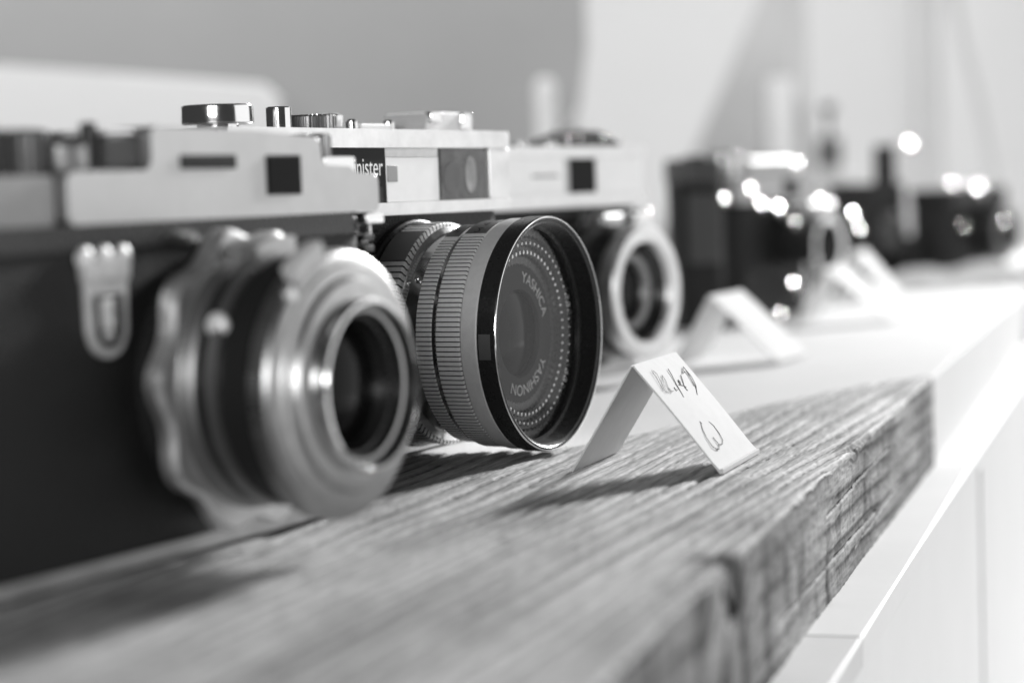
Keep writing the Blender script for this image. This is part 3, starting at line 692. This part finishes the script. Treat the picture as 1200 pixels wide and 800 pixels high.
# ------------------------------------------------------------------ farther cameras
def glint(k, px, py, y, r, name='stud'):
    """shallow polished button facing up towards the window"""
    loc, th = Vector(k.location) / MM, k.rotation_euler.z
    inv = Matrix.Rotation(-th, 3, 'Z'); c = inv @ (at_y(px, py, y) - loc)
    h = (inv @ Vector((0.76, -0.30, 0.58))).normalized()
    bm = bmesh.new(); ball(bm, (0, 0, 0), r, 1, 1, 0.30, 20, 12)
    bmesh.ops.transform(bm, matrix=Matrix.Translation(c) @ h.to_track_quat('Z', 'Y').to_matrix().to_4x4(), verts=bm.verts)
    return finish(name, bm, M_GLINT, k, angle=180)
def far_camera(loc, ang, label, W, D, Hh, top_h, m_body, m_top, lens=None, window=None):
    k = empty('vintage_camera', loc, ang, label, 'camera')
    P('body', prism, m_body, k, round_rect(-W / 2, W / 2, 0, D, 6), 0.02, Hh - top_h + .2, bev=0.8)
    t = P('top_plate', prism, m_top, k, round_rect(-W / 2 - .5, W / 2 + .5, -0.6, D + .6, 5), Hh - top_h, Hh, bev=1.6, seg=3)
    if window: P('viewfinder_window', box, M_DARKGLASS, t, window[0], window[1], -1.0, 1, Hh - top_h + 2.5, Hh - 2.5, smooth=False)
    if lens:
        x, z, r, tt, m_rim = lens
        l = P('lens', lathe_y, M_BLACK, k, [(-.3, 0), (-.3, r), (tt * .5, r), (tt * .5, r * .9), (tt, r * .9), (tt, r * .7)], x, z, 64)
        P('lens_rim', lathe_y, m_rim, l, [(tt - 2, r * .91), (tt + .5, r * .93), (tt + 1, r * .85), (tt, r * .68)], x, z, 64)
        P('front_element', lathe_y, M_LENSGLASS, l, [(tt - 2, r * .7), (tt - .8, r * .4), (tt - .4, 0)], x, z, 48)
    return k
# 4: black box camera standing upright
p4 = Vector((90.5, 962, 0))
k4 = far_camera((p4.x, p4.y, 0), 75, 'tall black box camera standing upright behind the compact camera', 21, 26, 78, 11, M_LEATHER, M_DARKGREY)
P('front_bezel', box, M_DARKGREY, k4, -8, 8, -1.4, 1, 30, 62, bev=0.8)
P('handle', box, M_BLACK, k4, -3, 3, 5, 21, 77.8, 79.6, bev=0.6)
# 5: chrome topped folding camera, its lens panel tilted out
p5 = Vector((136, 1045, 0))
k5 = far_camera((p5.x, p5.y, 0), 38, 'chrome topped folding camera with bright studs between two blank cards', 78, 26, 70, 14, M_LEATHER, M_SATIN,
                lens=(10, 34, 17, 22, M_CHROME), window=(4, 16))
P('rangefinder_block', box, M_SATIN, k5, -26, 20, 2, 22, 69.8, 78, bev=2.0, seg=3)
P('wind_knob', lathe_z, M_CHROME, k5, [(69.8, 0), (69.8, 8), (80, 8), (81, 7), (81, 0)], -31, 13)
P('wind_knob', lathe_z, M_CHROME, k5, [(69.8, 0), (69.8, 7), (75, 7), (76, 6), (76, 0)], 30, 13)
P('shutter_housing', box, M_SATIN, k5, -2, 24, -19, 0, 46, 56, bev=3, seg=3)
P('folding_strut', box, M_CHROME, k5, -8, -5, -18, 0, 8, 26, bev=.6)
P('folding_strut', box, M_CHROME, k5, 27, 30, -18, 0, 8, 26, bev=.6)
# 6: dark leather case with a tall back flap
p6 = Vector((234, 1275, 0))
k6 = empty('camera_case', (p6.x, p6.y, 0), 38, 'dark leather camera case with raised flap and silver stud', 'camera case')
P('case_body', prism, M_LEATHER, k6, round_rect(-30, 22, 0, 30, 8), 0.02, 63, bev=2.5, seg=3)
fl = P('raised_flap', prism, M_LEATHER, k6, round_rect(6, 20, 6, 16, 3), 62, 86, bev=1.5)
P('front_pouch', prism, M_LEATHER, k6, round_rect(0, 46, -14, 0.5, 5), 0.02, 30, bev=2.0)
P('front_disc', lathe_y, M_DARKGREY, k6, [(-.3, 0), (-.3, 13), (5, 13), (7, 11), (7, 0)], -6, 32, 48)
# 7: dark camera with lens
p7 = Vector((294, 1300, 0))
k7 = far_camera((p7.x, p7.y, 0), 40, 'dark camera with two bright knobs at the far end of the row', 74, 30, 58, 10, M_LEATHER, M_BLACK,
                lens=(4, 30, 17, 16, M_GREYMETAL))
for x, z in ((-10, 59.5), (10, 58.5)): P('knob', ball, M_CHROME, k7, (x, 3, z), 2.8)
# crumpled white paper beside the last camera
def crumple(bm):
    n, m_ = 26, 14; g_ = []
    for i in range(n + 1):
        row = []
        for j in range(m_ + 1):
            x = -75 + 150 * i / n; y = -24 + 48 * j / m_
            z = 17 * max(0, 1 - (2 * j / m_ - 1) ** 2) ** .8 * (0.55 + 0.45 * i / n) * (0.85 + .3 * sin(i * .9 + j * .5)) + 0.4
            row.append(bm.verts.new((x + 2 * sin(j * 2.1), y + 2 * sin(i * 1.7), z)))
        g_.append(row)
    top = [bm.faces.new((g_[i][j], g_[i + 1][j], g_[i + 1][j + 1], g_[i][j + 1])) for i in range(n) for j in range(m_)]
    r = bmesh.ops.extrude_face_region(bm, geom=top)
    for v in r['geom']:
        if isinstance(v, bmesh.types.BMVert): v.co.z = max(0.02, v.co.z - 0.4)
o = P('cloth', crumple, M_PAPER, None, angle=180)
o.location = Vector((292, 1255, -0.55)) * MM; o.rotation_euler = (0, 0, radians(8)); tag(o, 'rumpled white cloth lying before the dark camera with bright knobs', 'cloth')

# ------------------------------------------------------------------ background
o = P('wall', box, M_WALL, None, -1600, 950, 2500, 2560, -450, 1500, smooth=False); tag(o, 'plain white wall far behind the cameras', 'wall')
def slab_px(name, pts, y, th, material, label, cat, bev=1.0, group=None):
    q = [at_y(px, py, y) for px, py in pts]
    o = P(name, prism, material, None, [(v.x, v.z) for v in q], y, y + th, axis='y', bev=bev)
    return tag(o, label, cat, group)
FLOOR = -420
def foot(px, y): return at_y(px, 0, y).x
# large grey board: stands on the white board behind the cameras
gx1 = at_y(688, 60, 1400).x
o = P('grey_board', prism, M_GREYBOARD, None, [(-900, -420), (gx1 - 30, -420), (gx1 - 26, 95), (gx1 - 6, 120), (gx1, 160), (gx1, 420), (-900, 420)], 1400, 1418, axis='y', bev=2)
tag(o, 'large plain grey board standing upright behind the cameras', 'board')
wx = at_y(328, 100, 1300); wl = at_y(0, 76, 1300)  # made-up board: its white stands in for sunlight falling on the wall
o = P('sunpatch_board', prism, mat('sunpatch_white', 0.78, 0.6, spec=0.2, var=0.02, scale=9), None, [(-700, -420), (wx.x, -420), (wx.x, wx.z - 8), (wx.x - 10, wx.z + 1), (wl.x, wl.z), (-700, wl.z + 12)], 1300, 1312, axis='y', bev=2)
tag(o, 'low white board added as a patch of sunlight in front of the tall grey board', 'board')

# floor under everything
fl_ = P('floor', box, M_LIGHTGREY, None, -1600, 2200, -600, 2500, -440, -420.5, smooth=False); tag(fl_, kind='structure')
# slim white posts at the grey board's right edge
for px, py, y, w_, lab in ((638, 92, 1360, 11, 'slim white post at the right edge of the grey board'), (664, 72, 1480, 12, 'taller white post behind the edge of the grey board')):
    t_ = at_y(px, py, y)
    o = P('white_post', lathe_z, M_WHITEPAINT, None, [(-420, 0), (-420, w_ * .62), (t_.z - 5, w_ * .62), (t_.z - 1.5, w_ * .5), (t_.z, w_ * .25), (t_.z, 0)], 0, 0, 24)
    o.location = Vector((t_.x, y, 0)) * MM; tag(o, lab, 'post')
# easel : grey triangular board, back post and white front post
Y_E = 1750
ez_ = bpy.data.objects.new('easel', None); COL.objects.link(ez_); tag(ez_, 'pale easel with slanting grey board and upright post', 'easel')
a_ = at_y(905, 0, Y_E); b_ = at_y(930, 0, Y_E); c_ = at_y(925, 190, Y_E); d_ = at_y(826, 180, Y_E)
sl = (d_.x - a_.x) / (d_.z - a_.z)
def on_l(z): return d_.x + sl * (z - d_.z)
P('slanting_board', prism, M_LIGHTGREY, ez_, [(on_l(-420), -420), (c_.x - 6, -420), (c_.x, c_.z), (b_.x, b_.z), (b_.x, 420), (on_l(420), 420)][:5] + [(a_.x, a_.z + 20)], Y_E, Y_E + 10, axis='y', bev=1)
P('upright_post', box, M_LIGHTGREY, ez_, b_.x - 1, b_.x + 9, Y_E - 14, Y_E - 2, -420, 420, bev=1)
wt = at_y(912, 92, Y_E - 40)
P('front_post', box, M_WHITEPAINT, ez_, wt.x - 11, wt.x + 12, Y_E - 50, Y_E - 15, -420, wt.z, bev=3)
# pump bottle
pb = at_y(972, 195, 1600); pc_ = at_y(972, 163, 1600); pt_ = at_y(966, 122, 1600)
bt = bpy.data.objects.new('bottle', None); COL.objects.link(bt); bt.location = Vector((pb.x, 1600, -0.5)) * MM; tag(bt, 'grey bottle with dark pump cap behind the chrome topped camera', 'bottle')
P('bottle_body', lathe_z, M_LIGHTGREY, bt, [(0, 0), (0, 19), (2, 20), (pb.z - 14, 20), (pb.z - 6, 17), (pb.z, 9), (pb.z, 0)])
P('pump_cap', lathe_z, M_DARKBOX, bt, [(pb.z, 0), (pb.z, 9.5), (pc_.z, 9.5), (pc_.z + 1, 8.5), (pc_.z + 1, 0)])
P('pump_head', lathe_z, M_DARKBOX, bt, [(pc_.z + 1, 0), (pc_.z + 1, 2.2), (pt_.z - 6, 2.2), (pt_.z - 6, 6), (pt_.z, 5.6), (pt_.z, 0)])
# hanging cable and a pale batten on the wall
pts = [at_y(x, y, 1700) for x, y in ((1112, -60), (1120, 0), (1133, 60), (1148, 120), (1160, 180), (1167, 240), (1168, 300))]
o = P('cable', tube, M_LIGHTGREY, None, pts, 4.5); tag(o, 'grey cable hanging in a slight curve before the white wall', 'cable')
bx_ = at_y(1082, 0, 2490).x
o = P('wall_batten', box, M_WHITEPAINT2, None, bx_ - 9, bx_ + 9, 2478, 2499.5, -420, 800, bev=1); tag(o, 'pale upright batten fixed to the white wall', 'batten')

for px, py, r in ((848, 233, 2.2),): glint(k4, px, py, 940, r)
for px, py, y, r in ((880, 222, 1005, 2.6), (892, 240, 1005, 2.8), (912, 244, 1000, 3.6), (932, 262, 1000, 2.4), (1000, 252, 1030, 3.4), (1008, 270, 1030, 2.4), (962, 236, 1020, 3.0), (930, 333, 990, 2.8), (915, 368, 985, 2.6), (860, 186, 1030, 2.8)): glint(k5, px, py, y, r)
glint(k6, 1066, 171, 1262, 4.2)
for px, py, r in ((1117, 218, 3.4), (1147, 224, 4.2), (1178, 262, 2.6), (1130, 265, 2.0)): glint(k7, px, py, 1270, r)
